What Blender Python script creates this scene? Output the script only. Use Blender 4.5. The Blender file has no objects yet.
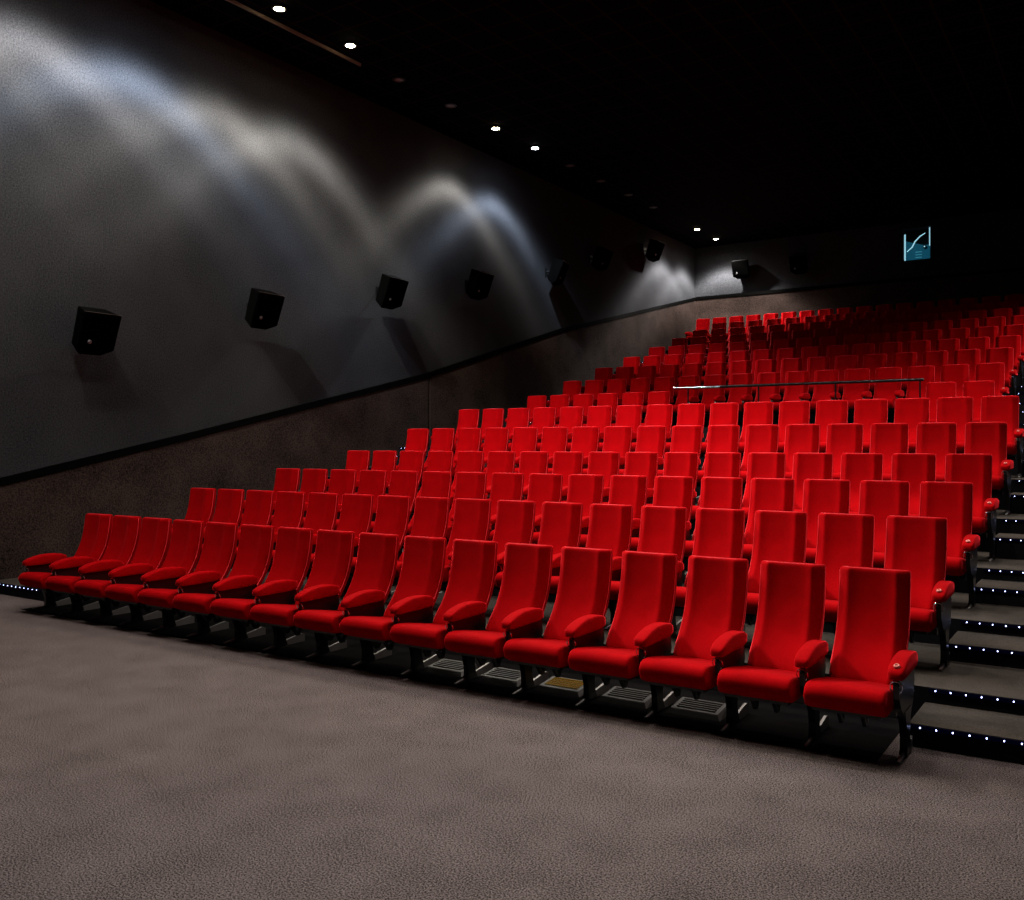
import bpy, bmesh, math, random
from mathutils import Vector, Matrix
random.seed(7)
S = bpy.context.scene
COL = S.collection
PI = math.pi

# ------------------------------------------------------------------ metrics
CAM_H = 1.87
THETA = math.radians(33.38)
FPX = 930.4
PITCH = 0.54                     # seat pitch
WALL_X = -12.0
RIGHT_X = 3.0
BACK_Y = 29.3
FRONT_Y = -5.0
CEIL = 8.40
X_END = -1.149                   # right edge of the aisle-side backrests
ROW_D = 1.469

# ------------------------------------------------------------------ materials
MATS = {}
def new_mat(name):
    m = bpy.data.materials.new(name); m.use_nodes = True
    MATS[name] = m
    return m, m.node_tree.nodes, m.node_tree.links, m.node_tree.nodes['Principled BSDF']

def plain(name, col, rough=0.6, metal=0.0, emit=None, estr=0.0, spec=0.5):
    m, n, l, b = new_mat(name)
    b.inputs['Base Color'].default_value = (*col, 1)
    b.inputs['Roughness'].default_value = rough
    b.inputs['Metallic'].default_value = metal
    b.inputs['Specular IOR Level'].default_value = spec
    if emit:
        b.inputs['Emission Color'].default_value = (*emit, 1)
        b.inputs['Emission Strength'].default_value = estr
    # faint procedural wear
    t = n.new('ShaderNodeTexNoise'); t.inputs['Scale'].default_value = 40
    bp = n.new('ShaderNodeBump'); bp.inputs['Strength'].default_value = 0.05
    bp.inputs['Distance'].default_value = 0.002
    l.new(t.outputs['Fac'], bp.inputs['Height']); l.new(bp.outputs['Normal'], b.inputs['Normal'])
    return m

def fabric(name, c1, c2, scale=60, rough=0.9, sheen=0.0, sheen_tint=(1, 1, 1), bump=0.4, dist=0.004,
           scale2=2.5, mix2=0.35, obj_coord=True, spec=0.2, detail=4, tight=0.17):
    m, n, l, b = new_mat(name)
    tc = n.new('ShaderNodeTexCoord')
    a = n.new('ShaderNodeTexNoise'); a.inputs['Scale'].default_value = scale; a.inputs['Detail'].default_value = detail
    a.inputs['Roughness'].default_value = 0.7
    c = n.new('ShaderNodeTexNoise'); c.inputs['Scale'].default_value = scale2; c.inputs['Detail'].default_value = 5
    src = tc.outputs['Object']
    l.new(src, a.inputs['Vector']); l.new(src, c.inputs['Vector'])
    mx = n.new('ShaderNodeMix'); mx.data_type = 'FLOAT'; mx.inputs['Factor'].default_value = mix2
    l.new(a.outputs['Fac'], mx.inputs['A']); l.new(c.outputs['Fac'], mx.inputs['B'])
    r = n.new('ShaderNodeValToRGB')
    r.color_ramp.elements[0].position = 0.5-tight; r.color_ramp.elements[0].color = (*c1, 1)
    r.color_ramp.elements[1].position = 0.5+tight; r.color_ramp.elements[1].color = (*c2, 1)
    l.new(mx.outputs['Result'], r.inputs['Fac']); l.new(r.outputs['Color'], b.inputs['Base Color'])
    bp = n.new('ShaderNodeBump'); bp.inputs['Strength'].default_value = bump; bp.inputs['Distance'].default_value = dist
    l.new(a.outputs['Fac'], bp.inputs['Height']); l.new(bp.outputs['Normal'], b.inputs['Normal'])
    b.inputs['Roughness'].default_value = rough
    b.inputs['Specular IOR Level'].default_value = spec
    b.inputs['Sheen Weight'].default_value = sheen
    b.inputs['Sheen Roughness'].default_value = 0.28
    b.inputs['Sheen Tint'].default_value = (*sheen_tint, 1)
    return m

RED = fabric('red_velvet', (0.29, 0.0004, 0.0018), (0.45, 0.0008, 0.0030), scale=120, sheen=1.0,
             sheen_tint=(1.0, 0.035, 0.05), bump=0.25, dist=0.002, scale2=6, mix2=0.5, rough=0.9, spec=0.03)
PIPING = plain('piping_bright_red', (0.85, 0.035, 0.05), 0.6, spec=0.2)
BLACK = plain('black_plastic', (0.006, 0.006, 0.007), 0.35)
BLACKM = plain('black_metal', (0.008, 0.008, 0.009), 0.3, 0.3)
STEEL = plain('scuffed_steel', (0.30, 0.29, 0.28), 0.45, 0.5)
DSTEEL = plain('dull_steel', (0.07, 0.07, 0.07), 0.4, 0.6)
CHROME = plain('chrome', (0.7, 0.7, 0.72), 0.15, 1.0)
PLATE = plain('number_plate_red', (0.50, 0.05, 0.05), 0.4)
MEDAL = plain('medallion_pink', (0.85, 0.30, 0.22), 0.5)
VENT = plain('vent_grey', (0.05, 0.05, 0.048), 0.45, 0.4)
GOLD = plain('gold_glint', (0.75, 0.5, 0.12), 0.25, 0.9)  # warm light on one vent put into its slat colour
CARPET = fabric('carpet_taupe', (0.020, 0.015, 0.015), (0.222, 0.180, 0.176), scale=115, bump=1.0, dist=0.009,
                scale2=3.0, mix2=0.07, spec=0.05, rough=1.0, detail=6, tight=0.065)
TREAD = fabric('tread_carpet', (0.018, 0.015, 0.013), (0.082, 0.069, 0.058), scale=90, bump=0.8, dist=0.012, scale2=2, spec=0.1)
RISER = fabric('riser_black', (0.003, 0.003, 0.005), (0.010, 0.010, 0.014), scale=60, bump=0.3)
WALLG = fabric('wall_grey_fabric', (0.019, 0.020, 0.024), (0.062, 0.064, 0.072), scale=45, bump=0.7, dist=0.01, tight=0.14,
               scale2=1.0, mix2=0.2, spec=0.05, rough=1.0, detail=7)
WALLB = fabric('wall_brown_carpet', (0.006, 0.004, 0.004), (0.088, 0.059, 0.050), scale=45, bump=0.9, dist=0.015, tight=0.13,
               scale2=1.5, mix2=0.25, spec=0.1, rough=1.0, detail=8)
TRIMB = plain('trim_black', (0.0012, 0.0012, 0.0012), 0.9, spec=0.04)
UNDER = fabric('under_seat_shade', (0.0015, 0.0015, 0.0018), (0.008, 0.007, 0.007), scale=60, rough=1.0, bump=0.3, spec=0.02)  # shade below the front seats put into a floor colour
TRIMW = plain('trim_warm_light', (0.16, 0.12, 0.09), 0.75, 0.0)  # warm lamp light on the ceiling edge put into the colour
DARKW = plain('dark_wall_paint', (0.010, 0.010, 0.011), 0.9)
SPKM = plain('speaker_black', (0.0010, 0.0010, 0.0011), 0.9, spec=0.04)
SPKG = fabric('speaker_grille', (0.0005, 0.0005, 0.0005), (0.0014, 0.0014, 0.0014), scale=200, bump=0.4, spec=0.0)
TWEET = plain('tweeter_grey', (0.16, 0.16, 0.17), 0.4, 0.0)
LED = plain('led_diode', (0.8, 0.85, 1), 0.4, 0, (0.50, 0.56, 1.0), 7)
LEDS = plain('led_channel', (0.002, 0.002, 0.004), 0.8, 0.0, (0.02, 0.03, 0.5), 0.006, spec=0.05)
LW = plain('lamp_warm', (1, 1, 1), 0.4, 0, (1.0, 0.82, 0.52), 60)
LC = plain('lamp_cool', (1, 1, 1), 0.4, 0, (0.80, 0.88, 1.0), 60)
LO = plain('lamp_off', (0.35, 0.33, 0.33), 0.25, 0.2)
LRING = plain('lamp_ring', (0.02, 0.018, 0.016), 0.4, 0.3)
BOOTH = plain('booth_teal', (0.02, 0.10, 0.14), 0.6, 0, (0.015, 0.16, 0.25), 0.35)  # booth light put into these surfaces as their own glow
BOOTHW = plain('booth_white', (0.6, 0.8, 0.85), 0.5, 0, (0.45, 0.8, 0.9), 0.9)
BOOTHD = plain('booth_dim', (0.1, 0.3, 0.36), 0.5, 0, (0.08, 0.40, 0.52), 0.5)

def ceiling_mat():
    m, n, l, b = new_mat('ceiling_tiles')
    tc = n.new('ShaderNodeTexCoord')
    mp = n.new('ShaderNodeMapping'); mp.inputs['Scale'].default_value = (1, 1, 1)
    l.new(tc.outputs['Object'], mp.inputs['Vector'])
    br = n.new('ShaderNodeTexBrick'); br.offset = 0.0
    br.inputs['Scale'].default_value = 1.0
    br.inputs['Brick Width'].default_value = 0.6; br.inputs['Row Height'].default_value = 0.6
    br.inputs['Mortar Size'].default_value = 0.012
    br.inputs['Color1'].default_value = (0.0006, 0.0004, 0.0006, 1)
    br.inputs['Color2'].default_value = (0.0009, 0.0006, 0.0008, 1)
    br.inputs['Mortar'].default_value = (0.022, 0.007, 0.009, 1)  # red reflected in the tiles put into the line colour
    l.new(mp.outputs['Vector'], br.inputs['Vector'])
    l.new(br.outputs['Color'], b.inputs['Base Color'])
    b.inputs['Roughness'].default_value = 0.95
    b.inputs['Specular IOR Level'].default_value = 0.05
    return m
CEILM = ceiling_mat()

def glass_mat():
    m, n, l, b = new_mat('port_glass')
    b.inputs['Base Color'].default_value = (0.85, 0.95, 1, 1)
    b.inputs['Roughness'].default_value = 0.02
    b.inputs['Transmission Weight'].default_value = 1.0
    b.inputs['IOR'].default_value = 1.45
    return m
GLASS = glass_mat()

# ------------------------------------------------------------------ helpers
def box(bm, x0, x1, y0, y1, z0, z1, mi=0):
    vs = [bm.verts.new(p) for p in ((x0,y0,z0),(x1,y0,z0),(x1,y1,z0),(x0,y1,z0),(x0,y0,z1),(x1,y0,z1),(x1,y1,z1),(x0,y1,z1))]
    for f in ((3,2,1,0),(4,5,6,7),(0,1,5,4),(1,2,6,5),(2,3,7,6),(3,0,4,7)):
        fc = bm.faces.new([vs[i] for i in f]); fc.material_index = mi
    return vs

def prism(bm, poly, x0, x1, axis='x'):
    """extrude a closed polygon (2D) along an axis."""
    def P(t, p):
        if axis == 'x': return (t, p[0], p[1])
        if axis == 'y': return (p[0], t, p[1])
        return (p[0], p[1], t)
    a = [bm.verts.new(P(x0, p)) for p in poly]
    b = [bm.verts.new(P(x1, p)) for p in poly]
    n = len(poly)
    bm.faces.new(a); bm.faces.new(b[::-1])
    for i in range(n):
        bm.faces.new((a[i], b[i], b[(i+1) % n], a[(i+1) % n]))

def loft(bm, rings, cap=True):
    R = [[bm.verts.new(p) for p in r] for r in rings]
    n = len(R[0])
    for a, b in zip(R, R[1:]):
        for i in range(n):
            bm.faces.new((a[i], a[(i+1) % n], b[(i+1) % n], b[i]))
    if cap:
        bm.faces.new(R[0][::-1]); bm.faces.new(R[-1])
    return R

def tube(bm, pts, r, seg=10, closed=False):
    pts = [Vector(p) for p in pts]
    n = len(pts); rings = []
    for i, p in enumerate(pts):
        if closed: d = pts[(i+1) % n] - pts[i-1]
        else: d = pts[min(i+1, n-1)] - pts[max(i-1, 0)]
        d.normalize()
        up = Vector((0, 0, 1)) if abs(d.z) < 0.9 else Vector((1, 0, 0))
        u = d.cross(up).normalized(); v = d.cross(u).normalized()
        rr = r[i] if isinstance(r, (list, tuple)) else r
        rings.append([p + (u*math.cos(2*PI*k/seg) + v*math.sin(2*PI*k/seg))*rr for k in range(seg)])
    if closed:
        R = [[bm.verts.new(q) for q in rg] for rg in rings]
        for i in range(n):
            a, b = R[i], R[(i+1) % n]
            for k in range(seg):
                bm.faces.new((a[k], a[(k+1) % seg], b[(k+1) % seg], b[k]))
    else:
        loft(bm, rings)

def lathe(bm, prof, seg=24, cx=0, cy=0):
    """prof: list of (r, z) closed with end caps"""
    loft(bm, [[(cx + r*math.cos(2*PI*k/seg), cy + r*math.sin(2*PI*k/seg), z) for k in range(seg)] for r, z in prof])

def finish(name, bm, mat, parent=None, smooth=False, bevel=0.0, bseg=2, angle=35):
    if bevel:
        es = [e for e in bm.edges if len(e.link_faces) == 2 and e.calc_face_angle(0) > math.radians(40)]
        bmesh.ops.bevel(bm, geom=es, offset=bevel, segments=bseg, affect='EDGES', clamp_overlap=True)
    bmesh.ops.recalc_face_normals(bm, faces=bm.faces[:])
    if smooth:
        for f in bm.faces: f.smooth = True
        for e in bm.edges:
            if len(e.link_faces) == 2 and e.calc_face_angle(0) > math.radians(angle): e.smooth = False
    me = bpy.data.meshes.new(name); bm.to_mesh(me); bm.free()
    for mm in (mat if isinstance(mat, (list, tuple)) else [mat]): me.materials.append(mm)
    o = bpy.data.objects.new(name, me); COL.objects.link(o)
    if parent: o.parent = parent
    return o

def tag(o, label, cat=None, group=None, kind=None):
    o['label'] = label
    if cat: o['category'] = cat
    if group: o['group'] = group
    if kind: o['kind'] = kind
    return o

def empty(name, loc, rotz=0):
    o = bpy.data.objects.new(name, None); COL.objects.link(o)
    o.location = loc; o.rotation_euler = (0, 0, rotz); o.empty_display_size = 0.1
    return o

def copy_tree(o, parent=None):
    c = o.copy(); COL.objects.link(c)
    if parent is not None: c.parent = parent
    for ch in list(o.children): copy_tree(ch, c)
    return c

ORD = ['first','second','third','fourth','fifth','sixth','seventh','eighth','ninth','tenth','eleventh','twelfth',
       'thirteenth','fourteenth','fifteenth','sixteenth','seventeenth','eighteenth','nineteenth']

def struct(o, label, cat):
    return tag(o, label, cat, kind='structure')

# ------------------------------------------------------------------ rows
TOP_REL = [-.817, -.573, -.350, -.104, .258, .630, .990, 1.376, 1.763, 2.13, 2.50, 2.87, 3.24, 3.60, 3.97]
rows = []
for r in range(15):
    Y = 6.41 + ROW_D*r if r < 6 else 16.25 + ROW_D*(r-6)
    z = TOP_REL[r] + CAM_H - 1.053
    if r == 0: z = 0.0
    rows.append((Y-0.02, z))
def edge_y(r):                    # front edge of tier r
    return rows[r-1][0] + 0.34

# ------------------------------------------------------------------ floor, tiers, steps
bm = bmesh.new(); box(bm, WALL_X, RIGHT_X, FRONT_Y, edge_y(1)+0.1, -0.2, 0.0)
struct(finish('floor', bm, CARPET), 'taupe speckled carpet floor in front of the first row', 'floor')

def two_mat_faces(bm):
    for f in bm.faces:
        f.normal_update()
        f.material_index = 0 if f.normal.z > 0.7 else 1

AISLE_R = 1.10
def led_line(parent, x0, x1, y, z, spacing=0.092):
    bm = bmesh.new(); box(bm, x0, x1, y-0.010, y, z-0.030, z-0.004)
    st_ = finish('light_strip', bm, LEDS, parent)
    n = int((x1-x0)/spacing)
    me = None
    for k in range(n):
        x = x0 + (k+0.5)*spacing
        if me is None:
            bm = bmesh.new(); box(bm, -0.0035, 0.0035, -0.004, 0.0, -0.004, 0.004)
            d = finish('diode', bm, LED, st_); me = d
        else:
            d = me.copy(); COL.objects.link(d); d.parent = st_
        d.location = (x, y-0.0101, z-0.018)

for r in range(1, 15):
    y0 = edge_y(r); y1 = edge_y(r+1) if r < 14 else BACK_Y
    zt = rows[r][1]; zb = rows[r-1][1]; zh = zb + 0.58*(zt-zb)
    bm = bmesh.new(); box(bm, WALL_X, RIGHT_X, y0, y1, -0.2, zt)
    bmesh.ops.recalc_face_normals(bm, faces=bm.faces[:]); two_mat_faces(bm)
    tier = struct(finish('seating_tier', bm, [TREAD, RISER]),
           'dark carpeted tier carrying the %s row of red seats from the front' % ORD[r], 'floor tier')
    xr0 = X_END + 0.03 - (PITCH if r > 6 else 0)
    for side, (xa, xb) in (('right', (xr0, RIGHT_X)), ('left', (WALL_X, -10.40 if r < 14 else -11.5))):
        bm = bmesh.new(); box(bm, xa, xb, y0-0.56, y0, zb-0.02, zh)
        bmesh.ops.recalc_face_normals(bm, faces=bm.faces[:]); two_mat_faces(bm)
        st = finish('aisle_step', bm, [TREAD, RISER])
        struct(st, 'half-height carpeted step with a light strip in the %s aisle below the %s row' % (side, ORD[r]), 'step')
        if side == 'right': la, lb = xa+0.02, AISLE_R
        else: la, lb = WALL_X+0.08, xb-0.38
        if lb - la < 0.2: continue
        led_line(st, la, lb, y0-0.56, zh)
        led_line(tier, la, lb, y0, zt)

bm = bmesh.new(); box(bm, -10.42, -1.22, 5.73, edge_y(1), -0.01, 0.003)  # dark sheet stands for the shade cast under the front row
struct(finish('floor', bm, UNDER), 'floor strip painted black as the shade under the front row of seats', 'floor')

# ------------------------------------------------------------------ walls
def trim_z(y):
    P = [(-6, -1.3), (6.33, 1.41), (9.03, 1.98), (14.97, 3.29), (20.4, 4.77), (28.9, 6.69), (29.4, 6.74)]
    P[0] = (-6, 0.0) if False else (-6, 0.25)
    for (a, za), (b, zb) in zip(P, P[1:]):
        if a <= y <= b: return za + (zb-za)*(y-a)/(b-a)
    return P[-1][1]

bm = bmesh.new(); box(bm, WALL_X-0.2, WALL_X, FRONT_Y-0.2, BACK_Y+0.2, -0.2, CEIL+0.2)
wl = struct(finish('wall_left', bm, WALLG), 'grey fabric side wall washed by downlight scallops', 'wall')
JY = 15.04
ys = [FRONT_Y, 6.33, 9.03, 12.0, JY-0.03]
ys2 = [JY+0.03, 17.5, 20.4, 24.5, BACK_Y]
for nm, yy in (('dado_panel', ys), ('dado_panel', ys2)):
    bm = bmesh.new()
    poly = [(y, trim_z(y)-0.06) for y in yy] + [(yy[-1], -0.1), (yy[0], -0.1)]
    prism(bm, poly, WALL_X, WALL_X+0.05)
    p = finish(nm, bm, WALLB, wl)
    p['label'] = 'brown speckled carpet-clad lower wall panel'
bm = bmesh.new()
yy = [FRONT_Y, 6.33, 9.03, 14.97, 20.4, BACK_Y]
prism(bm, [(y, trim_z(y)+0.03) for y in yy] + [(y, trim_z(y)-0.075) for y in yy[::-1]], WALL_X, WALL_X+0.06)  # black band carries the shadow gap above the lower panel
struct(finish('trim_1', bm, TRIMB), 'black rising rail painted as the shadow gap between grey wall and brown panel on the left', 'trim')

# back wall with the projection port opening
WX0, WX1, WZ0, WZ1 = -5.46, -4.73, 7.27, 8.20
bm = bmesh.new()
box(bm, WALL_X, WX0, BACK_Y, BACK_Y+0.2, -0.2, CEIL+0.1)
box(bm, WX1, RIGHT_X+0.2, BACK_Y, BACK_Y+0.2, -0.2, CEIL+0.1)
box(bm, WX0, WX1, BACK_Y, BACK_Y+0.2, -0.2, WZ0)
box(bm, WX0, WX1, BACK_Y, BACK_Y+0.2, WZ1, CEIL+0.1)
wb = struct(finish('wall_back', bm, WALLG), 'grey fabric rear wall behind the last row', 'wall')
bm = bmesh.new(); box(bm, WALL_X+0.05, RIGHT_X, BACK_Y-0.05, BACK_Y, rows[14][1], trim_z(BACK_Y)-0.06)
p = finish('dado_panel', bm, WALLB, wb); p['label'] = 'brown carpet-clad lower panel behind the last row'
bm = bmesh.new(); box(bm, WALL_X+0.075, RIGHT_X, BACK_Y-0.075, BACK_Y, trim_z(BACK_Y)-0.07, trim_z(BACK_Y)+0.03)
struct(finish('trim_2', bm, TRIMB), 'black horizontal rail along the rear wall', 'trim')
bm = bmesh.new(); box(bm, RIGHT_X, RIGHT_X+0.2, FRONT_Y-0.2, BACK_Y+0.2, -0.2, CEIL+0.1)
struct(finish('wall_right', bm, DARKW), 'dark side wall beyond the right aisle', 'wall')
bm = bmesh.new(); box(bm, WALL_X-0.2, RIGHT_X+0.2, FRONT_Y-0.2, FRONT_Y, -0.2, CEIL+0.1)
struct(finish('wall_front', bm, DARKW), 'dark wall at the screen end behind the viewer', 'wall')
bm = bmesh.new(); box(bm, WALL_X-0.1, RIGHT_X+0.2, FRONT_Y-0.2, BACK_Y+0.2, CEIL, CEIL+0.2)
struct(finish('ceiling', bm, CEILM), 'near-black tiled ceiling with faint red reflection painted on its grid lines', 'ceiling')

# corner joint of the rear wall
# ceiling trim strip beside the first downlights
bm = bmesh.new(); box(bm, -10.97, -10.94, FRONT_Y, 11.9, CEIL-0.05, CEIL)
struct(finish('trim_3', bm, TRIMW), 'thin ceiling trim with warm lamp light painted on, beside the front downlights', 'trim')

# ------------------------------------------------------------------ projection port window
win = empty('window_1', ((WX0+WX1)/2, BACK_Y, WZ0))
struct(win, 'small teal-lit projection booth port high on the rear wall', 'window')
w2 = (WX1-WX0)/2; hh = WZ1-WZ0
bm = bmesh.new()
for (a, b, c, d) in ((-w2-0.05, -w2, -0.05, hh+0.05), (w2, w2+0.05, -0.05, hh+0.05), (-w2, w2, -0.05, 0), (-w2, w2, hh, hh+0.05)):
    box(bm, a, b, -0.03, 0.0, c, d)
finish('window_frame', bm, BLACK, win)
bm = bmesh.new(); box(bm, -w2, w2, 0.09, 0.10, 0, hh)
finish('glass_pane', bm, GLASS, win)
bm = bmesh.new()                     # booth recess
box(bm, -w2-0.1, w2+0.1, 0.75, 0.8, -0.15, hh+0.1)
box(bm, -w2-0.15, -w2-0.1, 0.2, 0.8, -0.15, hh+0.1)
box(bm, w2+0.1, w2+0.15, 0.2, 0.8, -0.15, hh+0.1)
box(bm, -w2-0.15, w2+0.15, 0.2, 0.8, -0.2, -0.15)
box(bm, -w2-0.15, w2+0.15, 0.2, 0.8, hh+0.1, hh+0.15)
for f in bm.faces: pass
finish('booth_recess', bm, BOOTHD if False else BLACK, win)
bm = bmesh.new(); box(bm, -w2-0.08, w2-0.1, 0.70, 0.74, -0.12, 0.55)
prism(bm, [(-w2-0.08, 0.55), (w2-0.30, 0.55), (-w2-0.08, 0.72)], 0.70, 0.74, 'y')
finish('booth_wall', bm, BOOTH, win)
bm = bmesh.new(); box(bm, -w2, -w2+0.035, 0.11, 0.14, 0.0, 0.80)  # lit frame edges drawn as glowing strips
box(bm, w2-0.05, w2-0.015, 0.11, 0.14, 0.40, 0.93)
finish('lit_jamb', bm, BOOTHW, win)
bm = bmesh.new()  # bright reflection across the port, modelled as a glowing tube
tube(bm, [(-w2+0.06, 0.2, 0.30), (-w2+0.2, 0.2, 0.42), (-w2+0.28, 0.2, 0.58), (-w2+0.42, 0.2, 0.72), (-w2+0.56, 0.2, 0.80)], [0.012, 0.018, 0.018, 0.016, 0.010], 8)
finish('reflection_streak', bm, BOOTHW, win, smooth=True)
# the projector seen behind the port glass
pj = empty('projector', ((WX0+WX1)/2, BACK_Y, WZ0))
tag(pj, 'dim projector with painted teal light standing behind the booth port glass', 'projector')
bm = bmesh.new(); box(bm, -0.14, 0.12, 0.35, 0.65, 0.02, 0.40)
finish('housing', bm, BOOTH, pj, bevel=0.02)
bm = bmesh.new()
for z in (0.12, 0.2, 0.28): box(bm, -0.10, 0.08, 0.343, 0.35, z, z+0.02)
finish('cooling_slot', bm, BOOTHD, pj)
bm = bmesh.new()
ring = [[(0.16 + rr*math.cos(2*PI*k/20), yy_, 0.42 + rr*math.sin(2*PI*k/20)) for k in range(20)] for rr, yy_ in ((0.05, 0.5), (0.05, 0.3), (0.035, 0.28))]
loft(bm, ring); finish('lens_barrel', bm, BLACK, pj, smooth=True)
bm = bmesh.new()
loft(bm, [[(0.16 + rr*math.cos(2*PI*k/16), yy_, 0.42 + rr*math.sin(2*PI*k/16)) for k in range(16)] for rr, yy_ in ((0.02, 0.282), (0.02, 0.27), (0.012, 0.262))])
finish('lens_glint', bm, BOOTHW, pj, smooth=True)

# ------------------------------------------------------------------ seats
def back_profile(z):
    P = [(1.083, 0.0), (1.0, -0.008), (0.9, -0.024), (0.8, -0.045), (0.7, -0.078), (0.62, -0.118), (0.55, -0.165), (0.48, -0.225), (0.41, -0.30)]
    for (a, ya), (b, yb) in zip(P, P[1:]):
        if b <= z <= a: return yb + (ya-yb)*(z-b)/(a-b)
    return P[-1][1] if z < 0.5 else P[0][1]
def smooth_profile(z):
    return sum(back_profile(max(0.41, min(1.083, z+d))) for d in (-0.04, -0.02, 0, 0.02, 0.04))/5

def backrest_mesh(bm):
    rings = []
    zs = [0.385, 0.39, 0.40, 0.43, 0.47, 0.51, 0.55, 0.60, 0.65, 0.70, 0.76, 0.82, 0.88, 0.94, 1.0, 1.04, 1.062, 1.074, 1.081, 1.083]
    for i, z in enumerate(zs):
        t = (z-0.385)/(1.083-0.385)
        w = 0.2235 - 0.004*t                           # half width
        th = 0.085 - 0.03*t
        yf = smooth_profile(z)
        ins = 0.0
        if z > 1.062: ins = [0, 0.003, 0.010, 0.020][(zs.index(z) - 16)]
        if i == 0: ins = 0.012
        if i == 1: ins = 0.004
        w -= ins
        bol = 0.028*(1 - 0.35*t)
        pts = []
        # front, left to right: edge roll, bolster, recessed panel, bolster
        fx = [-1, -0.985, -0.94, -0.88, -0.82, -0.77, -0.73, -0.69, -0.64, -0.57, -0.45, -0.25, 0, 0.25, 0.45, 0.57, 0.64, 0.69, 0.73, 0.77, 0.82, 0.88, 0.94, 0.985, 1]
        wd = 0.082 - 0.026*t                                  # how far the side wings fall back
        hf = [wd+0.004, wd*0.84, wd*0.62, wd*0.38, wd*0.17, wd*0.03, -0.006, -0.010, -0.009, -0.003, 0.005, 0.009, 0.011]
        fy = [q - 0.026 for q in hf + hf[-2::-1]]
        for a, b in zip(fx, fy):
            pts.append((a*w, yf + b + ins*0.8, z))
        yb = yf + th + 0.022 - ins*0.8
        for a, b in ((1, -0.012), (0.97, 0), (0.5, 0.004), (0, 0.006), (-0.5, 0.004), (-0.97, 0), (-1, -0.012)):
            pts.append((a*w, yb + b, z))
        rings.append(pts)
    loft(bm, rings)

def seat_mesh(bm):
    # loft across X; section in YZ
    sec = [(-0.785, 0.355), (-0.798, 0.385), (-0.792, 0.415), (-0.774, 0.440), (-0.745, 0.454), (-0.68, 0.456), (-0.55, 0.437),
           (-0.38, 0.405), (-0.26, 0.385), (-0.25, 0.31), (-0.40, 0.305), (-0.64, 0.298), (-0.735, 0.302), (-0.772, 0.322)]
    cy, cz = -0.5, 0.365
    rings = []
    for x, s, dz in ((-0.2315, 0.86, -0.01), (-0.2280, 0.95, -0.004), (-0.2180, 0.985, -0.001), (-0.1980, 1, 0.0), (-0.1, 1, 0.004), (0, 1, 0.005),
                 (0.1, 1, 0.004), (0.1980, 1, 0.0), (0.2180, 0.985, -0.001), (0.2280, 0.95, -0.004), (0.2315, 0.86, -0.01)):
        rings.append([(x, cy + (a-cy)*(1-(1-s)*0.35), cz + (b-cz)*s + (dz if b > cz else 0)) for a, b in sec])
    loft(bm, rings)

def arm_mesh(bm, x):
    # arched pad: bow-shaped top, flat underside, tapering to the front
    st = [(-0.705, 0.022, 0.530, 0.556), (-0.699, 0.037, 0.524, 0.568), (-0.685, 0.045, 0.520, 0.580), (-0.64, 0.049, 0.518, 0.600), (-0.58, 0.050, 0.518, 0.618),
          (-0.50, 0.050, 0.518, 0.632), (-0.42, 0.050, 0.519, 0.636), (-0.34, 0.049, 0.520, 0.632), (-0.27, 0.046, 0.523, 0.620), (-0.225, 0.040, 0.530, 0.602), (-0.21, 0.026, 0.54, 0.585)]
    rings = []
    for y, w, z0, z1 in st:
        h = z1-z0; pts = []
        for k in range(16):
            a = 2*PI*k/16 + PI/16
            c, s = math.cos(a), math.sin(a)
            e = 0.38
            px = w*math.copysign(abs(c)**e, c); pz = (h/2)*math.copysign(abs(s)**e, s)
            pts.append((x+px, y, (z0+z1)/2 + pz))
        rings.append(pts)
    loft(bm, rings)

def side_parts(parent, x, detail=True, end=False):
    bm = bmesh.new(); arm_mesh(bm, x); finish('armrest', bm, RED, parent, smooth=True, angle=60)
    bm = bmesh.new()
    prism(bm, [(-0.66, 0.525), (-0.675, 0.48), (-0.665, 0.40), (-0.61, 0.33), (-0.50, 0.25), (-0.36, 0.22), (-0.25, 0.30), (-0.20, 0.42), (-0.22, 0.525)], x-0.017, x+0.017)
    finish('side_panel', bm, BLACK, parent, bevel=0.006)
    bm = bmesh.new()
    rings = []
    for z, yc, hw, hd in ((0.29, -0.42, 0.022, 0.10), (0.20, -0.42, 0.021, 0.06), (0.12, -0.41, 0.021, 0.048), (0.05, -0.40, 0.022, 0.055), (0.012, -0.40, 0.024, 0.07)):
        rings.append([(x-hw, yc-hd, z), (x+hw, yc-hd, z), (x+hw, yc+hd, z), (x-hw, yc+hd, z)])
    loft(bm, rings); finish('leg', bm, BLACKM, parent, bevel=0.005)
    bm = bmesh.new()
    prism(bm, [(-0.60, 0.0), (-0.60, 0.010), (-0.50, 0.022), (-0.20, 0.075), (-0.14, 0.085), (-0.10, 0.07), (-0.10, 0.0)], x-0.009, x+0.009)
    ft = finish('foot', bm, STEEL if detail else BLACKM, parent, bevel=0.004)
    ft['label'] = 'scuffed metal floor foot'
    if detail:
        bm = bmesh.new()
        pts = [(x + 0.034*math.cos(a), -0.672 - 0.012*math.sin(a), 0.474 + 0.038*math.sin(a)) for a in [2*PI*k/18 for k in range(18)]]
        tube(bm, pts, 0.0045, 6, closed=True)
        finish('bag_hook', bm, CHROME, parent, smooth=True)['label'] = 'shiny ring hook under the armrest tip'

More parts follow.
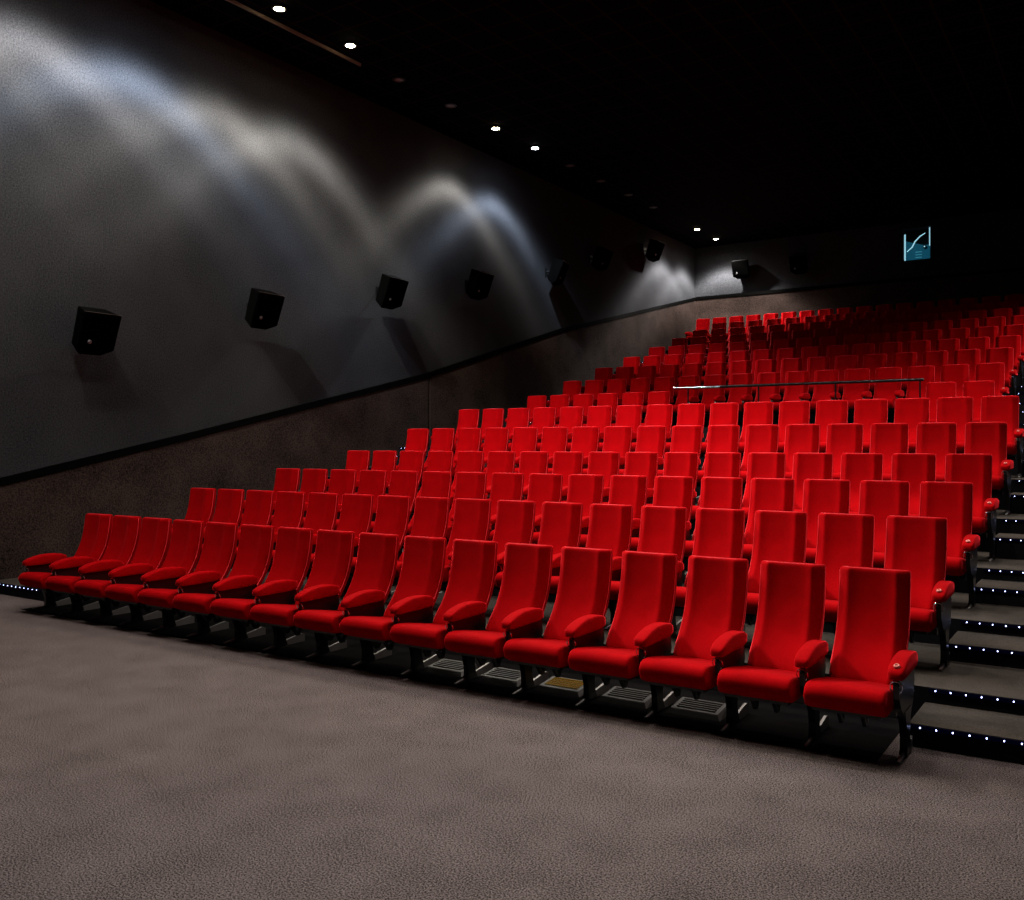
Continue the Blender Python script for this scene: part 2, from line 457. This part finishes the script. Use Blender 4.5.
def medallion(parent, x):
    bm = bmesh.new()
    R = Matrix.Translation((x, -0.655, 0.599)) @ Matrix.Rotation(math.radians(26), 4, 'X')
    bmesh.ops.create_cone(bm, cap_ends=True, segments=24, radius1=0.020, radius2=0.018, depth=0.008, matrix=R)
    m = finish('row_medallion', bm, PLATE, parent, smooth=True); m['label'] = 'small round row marker on the armrest tip'
    bm = bmesh.new()
    pts = [R @ Vector((0.011*math.cos(2*PI*k/20), 0.013*math.sin(2*PI*k/20), 0.005)) for k in range(20)]
    tube(bm, pts, 0.003, 6, closed=True)
    finish('marker_ring', bm, MEDAL, m, smooth=True)['label'] = 'pale zero-shaped mark'

def make_chair(detail=True, end=False):
    root = empty('cinema_seat', (0, 0, 0))
    bm = bmesh.new(); backrest_mesh(bm); br = finish('backrest', bm, RED, root, smooth=True, angle=50)
    bm = bmesh.new(); seat_mesh(bm); finish('seat', bm, RED, root, smooth=True, angle=60)
    # piping around the front edge of the backrest
    bm = bmesh.new(); pts = []
    def edge_pt(z, side, ins=0.0):
        t = (z-0.385)/(1.083-0.385)
        return (side*(0.2225-0.004*t-ins), smooth_profile(z)+0.052-0.016*t, z)
    zz = [0.46, 0.52, 0.58, 0.65, 0.72, 0.80, 0.88, 0.96, 1.03, 1.055]
    pts = [edge_pt(z, -1) for z in zz] + [edge_pt(1.070, -1, 0.006), edge_pt(1.079, -1, 0.020)]
    def top_pt(x): return (x, -0.004, 1.0815)
    pts += [top_pt(-0.152), top_pt(-0.10), top_pt(0), top_pt(0.10), top_pt(0.152)]
    pts += [edge_pt(1.079, 1, 0.020), edge_pt(1.070, 1, 0.006)] + [edge_pt(z, 1) for z in zz[::-1]]
    tube(bm, pts, 0.0048, 6)
    finish('piping', bm, PIPING, br, smooth=True)['label'] = 'bright red piped edge'
    # rear shell
    bm = bmesh.new(); rings = []
    for z in (0.40, 0.45, 0.52, 0.60, 0.70, 0.80, 0.90, 1.0, 1.035):
        t = (z-0.385)/(1.083-0.385); w = 0.214 - 0.012*t; y = smooth_profile(z) + 0.107 - 0.03*t
        rings.append([(-w, y-0.004, z), (w, y-0.004, z), (w-0.01, y+0.018, z), (-w+0.01, y+0.018, z)])
    loft(bm, rings); finish('back_shell', bm, BLACK, root, smooth=True, angle=40)
    # seat pan and brackets
    bm = bmesh.new(); box(bm, -0.20, 0.20, -0.72, -0.28, 0.280, 0.304)
    finish('seat_pan', bm, BLACKM, root, bevel=0.006)
    bm = bmesh.new(); box(bm, -0.305, 0.22, -0.42, -0.37, 0.225, 0.272)
    finish('support_beam', bm, BLACKM, root, bevel=0.005)
    side_parts(root, -0.27, detail)
    if end:
        side_parts(root, 0.27, detail); medallion(root, 0.27)
    if detail:
        for s in (-0.09, 0.05):
            bm = bmesh.new()
            prism(bm, [(-0.60, 0.274), (-0.575, 0.274), (-0.50, 0.19), (-0.47, 0.225), (-0.45, 0.225), (-0.48, 0.165), (-0.52, 0.165)], s, s+0.022)
            finish('hinge_bracket', bm, DSTEEL, root)
    # number plate
    bm = bmesh.new()
    z = 1.035; y = smooth_profile(z)
    R = Matrix.Translation((0.180, y+0.004, z)) @ Matrix.Rotation(PI/2, 4, 'X')
    bmesh.ops.create_cone(bm, cap_ends=True, segments=16, radius1=0.008, radius2=0.007, depth=0.006, matrix=R)
    finish('number_plate', bm, PLATE, root, smooth=True)['label'] = 'small round seat marker'
    return root

protos = {(d, e): None for d in (True, False) for e in (True, False)}
used = set()
for k in protos: protos[k] = make_chair(*k)

def place(r, x, end, label, group):
    key = (r < 7, end)
    p = protos[key]
    if key in used: o = copy_tree(p)
    else: o = p; used.add(key)
    Y, z = rows[r]
    o.location = (x, Y, z); o.scale = (1, 1, 1.053/1.083)
    tag(o, label, 'cinema seat', group)

XC0 = X_END - 0.227                # centre of the aisle-side seat
ROWNAME = ['front row'] + [ORD[i]+' row' for i in range(1, 14)] + ['rearmost row']
def unused(): pass
# ends first so prototypes of each kind are consumed where placed; order is irrelevant
for r in range(15):
    if r < 6: cols = range(0, 17)
    elif r == 6: cols = [1, 2] + list(range(11, 17))
    elif r < 14: cols = range(1, 17)
    else: cols = range(1, 19)
    cols = list(cols)
    for j, i in enumerate(cols):
        x = XC0 - i*(PITCH if r < 6 else PITCH*1.010)
        end = (i == cols[0]) or (r == 6 and i == 11)
        if r == 6:
            if i in (1, 2): where = '%s from the right aisle, beside the guard rail' % ORD[i-1]
            else: where = '%s seat left of the guard rail gap' % ORD[i-11]
        else:
            where = '%s from the right aisle' % ORD[j] if j else 'at the right aisle, round marker on armrest'
            if i == cols[-1]: where = 'last at the left end'
        lab = 'red velvet seat in the %s, %s' % (ROWNAME[r], where)
        place(r, x, end, lab, 'red seats of the %s' % ROWNAME[r])
for k, p in protos.items():
    if k not in used: print('UNUSED proto', k)

# ------------------------------------------------------------------ things below the front seats
for idx, i in enumerate((2, 3, 4, 5, 6)):
    x = XC0 - i*PITCH
    v = empty('floor_vent', (x-0.02, 6.12, 0.0))
    tag(v, 'grey metal vent under the %s front seat from the aisle' % ORD[i] +
        (', golden light painted on its slats' if i == 4 else ''), 'floor vent', 'metal vents under the front row')
    bm = bmesh.new()
    a = [(-0.20, -0.13, 0), (0.20, -0.13, 0), (0.20, 0.13, 0), (-0.20, 0.13, 0)]
    b = [(-0.17, -0.09, 0.035), (0.17, -0.09, 0.035), (0.17, 0.12, 0.06), (-0.17, 0.12, 0.06)]
    loft(bm, [a, b]); finish('vent_box', bm, VENT, v, bevel=0.006)
    bm = bmesh.new()
    for k in range(5): box(bm, -0.14, 0.14, -0.06+k*0.035, -0.038+k*0.035, 0.036+k*0.004, 0.046+k*0.004)
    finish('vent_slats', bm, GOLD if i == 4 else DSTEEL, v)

# ------------------------------------------------------------------ guard rail in the gap of row seven
gy = 16.36; gz = rows[6][1]
gx0 = XC0 - 10.62*PITCH; gx1 = XC0 - 2.52*PITCH
g = empty('guard_rail', ((gx0+gx1)/2, gy, gz)); gx1, gx0 = (gx1-gx0)/2, -(gx1-gx0)/2
tag(g, 'slim metal guard rail on black posts across the gap in the seventh row', 'guard rail')
bm = bmesh.new(); tube(bm, [(gx0, 0, 1.115), (gx1, 0, 1.115)], 0.024, 12); finish('top_rail', bm, BLACKM, g, smooth=True)
bm = bmesh.new(); tube(bm, [(gx0-0.01, 0, 1.115), (gx0+0.9, 0, 1.115)], 0.0255, 12)
finish('rail_sleeve', bm, CHROME, g, smooth=True)['label'] = 'bright metal sleeve at the left end'
for k in range(4):
    px = gx0 + 0.28 + (gx1-gx0-0.34)*k/3
    bm = bmesh.new(); tube(bm, [(px, 0, 0.0), (px, 0, 1.10)], 0.014, 10); finish('post', bm, BLACKM, g, smooth=True)

# ------------------------------------------------------------------ wall speakers
def make_speaker():
    root = empty('wall_speaker', (0, 0, 0))
    # local: +Y out of the wall; cabinet tilts downwards
    bm = bmesh.new(); box(bm, -0.07, 0.07, 0.0, 0.012, -0.10, 0.10)
    finish('wall_plate', bm, BLACKM, root)
    bm = bmesh.new(); tube(bm, [(0, 0.01, 0.0), (0, 0.12, 0.0), (0, 0.16, -0.02)], 0.022, 8)
    finish('bracket', bm, BLACKM, root, smooth=True)
    T = Matrix.Translation((0, 0.27, -0.02)) @ Matrix.Rotation(math.radians(-22), 4, 'X')
    bm = bmesh.new()
    poly = [(-0.13, 0.30), (0.17, 0.30), (0.17, -0.20), (0.06, -0.32), (-0.10, -0.22)]
    prism(bm, poly, -0.28, 0.28)
    # narrower towards the wall
    for v in bm.verts:
        if v.co.y < 0: v.co.x *= 0.72
        if v.co.z < -0.25: v.co.x *= 0.55
    bmesh.ops.transform(bm, matrix=T, verts=bm.verts)
    cab = finish('cabinet', bm, SPKM, root, bevel=0.012)
    bm = bmesh.new(); box(bm, -0.25, 0.25, 0.168, 0.182, -0.17, 0.275)
    bmesh.ops.transform(bm, matrix=T, verts=bm.verts); finish('grille', bm, SPKG, root, bevel=0.004)
    bm = bmesh.new(); bmesh.ops.create_cone(bm, cap_ends=True, segments=20, radius1=0.032, radius2=0.020, depth=0.02,
        matrix=Matrix.Translation((0.12, 0.19, -0.10)) @ Matrix.Rotation(-PI/2, 4, 'X'))
    bmesh.ops.transform(bm, matrix=T, verts=bm.verts); finish('logo_badge', bm, TWEET, root)['label'] = 'tiny pale round badge'
    bm = bmesh.new(); box(bm, -0.27, 0.27, 0.15, 0.165, 0.301, 0.307)  # light falling on the cabinet top put into a paler strip
    bmesh.ops.transform(bm, matrix=T, verts=bm.verts); finish('top_edge', bm, VENT, root)['label'] = 'top edge highlight painted as a grey strip'
    return root
SPK = [(92, 330), (261, 308), (389, 291), (477, 284), (555, 271), (600, 258), (653, 250)]
sp0 = make_speaker()
Kx = (WALL_X+0.27)/X_END*4310
for n_, (px, py) in enumerate(SPK):
    o = sp0 if n_ == 0 else copy_tree(sp0)
    fw = Kx/(1125-px)*0.2971
    y = fw*(math.cos(THETA) + (px-512)/FPX*math.sin(THETA))
    z = CAM_H + (444-py)/FPX*fw
    o.location = (WALL_X, y, z); o.rotation_euler = (0, 0, -PI/2 + (0.25 if n_ == 4 else 0.0))
    tag(o, 'black angled loudspeaker on the left wall, %s from the viewer towards the rear corner' % ORD[n_],
        'speaker', 'loudspeakers along the left wall')
for n_, (px, py) in enumerate([(742, 268), (800, 263)]):
    o = copy_tree(sp0)
    q = (px-512)/FPX
    y = BACK_Y-0.27
    x = y*(q*math.cos(THETA)-math.sin(THETA))/(q*math.sin(THETA)+math.cos(THETA))
    fw = y/(q*math.sin(THETA)+math.cos(THETA))
    o.location = (x, BACK_Y, CAM_H + (444-py)/FPX*fw); o.rotation_euler = (0, 0, PI)
    tag(o, 'black loudspeaker on the rear wall, ' + ('lit from above, nearest the left corner' if n_ == 0 else 'in shadow, right of the lit one'),
        'speaker', 'loudspeakers on the rear wall')

# ------------------------------------------------------------------ downlights
def lamp_fixture(name, loc, lens_mat, label, group, light=None):
    e = empty(name, loc)
    tag(e, label, 'downlight', group)
    bm = bmesh.new()
    seg = 24; rings = []
    for rr, z in ((0.115, 0.0), (0.115, -0.012), (0.083, -0.016), (0.076, -0.004), (0.076, 0.0)):
        rings.append([(rr*math.cos(2*PI*k/seg), rr*math.sin(2*PI*k/seg), z) for k in range(seg)])
    loft(bm, rings, cap=False); finish('trim_ring', bm, LRING, e, smooth=True)
    bm = bmesh.new(); lathe(bm, [(0.075, -0.001), (0.075, -0.014), (0.045, -0.026)], 20)
    finish('lens', bm, lens_mat, e, smooth=True)
    if light:
        ld = bpy.data.lights.new(name+'_beam', 'SPOT')
        ld.energy = light['W']; ld.color = light['c']; ld.spot_size = light.get('size', math.radians(150))
        ld.spot_blend = light.get('blend', 0.6); ld.shadow_soft_size = light.get('r', 0.06)
        lo = bpy.data.objects.new('beam', ld); COL.objects.link(lo); lo.parent = e
        lo.location = (0, 0, -0.07)
        if 'rot' in light: lo.rotation_euler = light['rot']
        if light.get('ring'):
            ld.use_nodes = True
            n = ld.node_tree.nodes; l = ld.node_tree.links
            em = n['Emission']
            tc = n.new('ShaderNodeTexCoord'); sx = n.new('ShaderNodeSeparateXYZ')
            ab = n.new('ShaderNodeMath'); ab.operation = 'ABSOLUTE'
            cr = n.new('ShaderNodeValToRGB')
            l.new(tc.outputs['Normal'], sx.inputs[0]); l.new(sx.outputs['Z'], ab.inputs[0]); l.new(ab.outputs[0], cr.inputs['Fac'])
            R = cr.color_ramp; R.interpolation = 'B_SPLINE'
            def setp(el, p, v): el.position = p; el.color = (v, v, v, 1)
            setp(R.elements[0], 0.0, 0.0); setp(R.elements[1], 1.0, 0.008)
            for p_, v_ in light['ring']:
                el = R.elements.new(p_); el.color = (v_, v_, v_, 1)
            l.new(cr.outputs['Color'], em.inputs['Color'])
            em.inputs['Strength'].default_value = 1.0
    return e

WARM = (1.0, 0.92, 0.76); COOL = (0.74, 0.86, 1.0); WHITE = (1.0, 0.95, 0.88)
KL = (CEIL-CAM_H)*FPX/0.2971/0.505
LX = KL/4310*X_END
RING = [(0.40, 0.004), (0.52, 0.02), (0.60, 0.22), (0.66, 0.85), (0.71, 0.95), (0.77, 0.22), (0.85, 0.03)]
def lamp_y(px, sl=0.502):
    fw = KL*0.505/sl/(1125-px)*0.2971
    return fw*(math.cos(THETA) + (px-512)/FPX*math.sin(THETA))
Y279 = lamp_y(279, 0.515); step = (lamp_y(541)-lamp_y(279))/5
WALLL = []
for k in range(-4, 14):
    WALLL.append((k, Y279 + k*step))
LIT = {-4: WARM, -3: WARM, -2: WHITE, -1: COOL, 0: WARM, 1: WARM, 4: WARM, 5: COOL, 11: WHITE, 12: WHITE}
names = []
order = 0
for k, y in WALLL:
    if k == 13 or k == 10: continue
    if k == 11: y = lamp_y(697)
    if k == 12: y = lamp_y(716)
    lit = k in LIT
    lab = ('glowing' if lit else 'unlit') + ' recessed downlight in the ceiling row along the left wall, %s from the viewer' % ORD[order]
    order += 1
    W = 1500 if k < 2 else 1150
    if k in (11, 12): W = 1700
    rg = RING
    if k <= -1: rg = [(p-0.025, v) for p, v in RING]
    if k in (-1, -2): W = 1900
    if k > 10: rg = [(0.40, 0.004), (0.52, 0.02), (0.60, 0.2), (0.66, 0.75), (0.71, 0.85), (0.78, 0.5), (0.86, 0.30)]
    lamp_fixture('recessed_downlight', (LX*(0.505/0.515 if k < 2 else 0.505/0.502), y, CEIL), (LC if LIT.get(k) == COOL else LW) if lit else LO, lab,
                 'downlights along the left wall', dict(W=W, c=LIT[k], ring=rg, blend=0.2, r=0.05, size=math.radians(165)) if lit else None)

# house lights above the stalls, front floor and right aisle (outside the picture)
HL = []
for x, y, W in ((-0.6, 6.7, 360), (-2.9, 6.7, 370), (-5.2, 6.3, 420), (-7.4, 5.3, 500), (-9.3, 4.9, 480),
                (-0.6, 4.9, 90), (-5.0, 4.7, 90),
                (-1.6, 12.6, 850), (-4.2, 12.2, 850), (-6.6, 10.8, 700),
                (0.9, 15.0, 800), (0.9, 19.0, 1100), (0.9, 22.5, 900)):
    HL.append((x, y, W*1.12))
for n_, (x, y, W) in enumerate(HL):
    lamp_fixture('house_downlight', (x, y, CEIL), LW, 'glowing house downlight in the ceiling above the seating, %s of the out-of-view set' % ORD[n_],
                 'house downlights', dict(W=W, c=(1.0, 0.90, 0.82), blend=1.0, size=math.radians(120), r=0.10))

# ------------------------------------------------------------------ world and camera
w = bpy.data.worlds.new('world'); S.world = w; w.use_nodes = True
w.node_tree.nodes['Background'].inputs['Color'].default_value = (0.5, 0.5, 0.6, 1)
w.node_tree.nodes['Background'].inputs['Strength'].default_value = 0.0

cd = bpy.data.cameras.new('camera'); cam = bpy.data.objects.new('camera', cd); COL.objects.link(cam)
cam.location = (0, 0, CAM_H); cam.rotation_euler = (PI/2, 0, THETA)
cd.sensor_width = 36; cd.lens = 36*FPX/1024; cd.shift_y = -6/1024; cd.clip_end = 200
S.camera = cam
S.view_settings.view_transform = 'Standard'
S.view_settings.look = 'None'
S.view_settings.exposure = 0.0
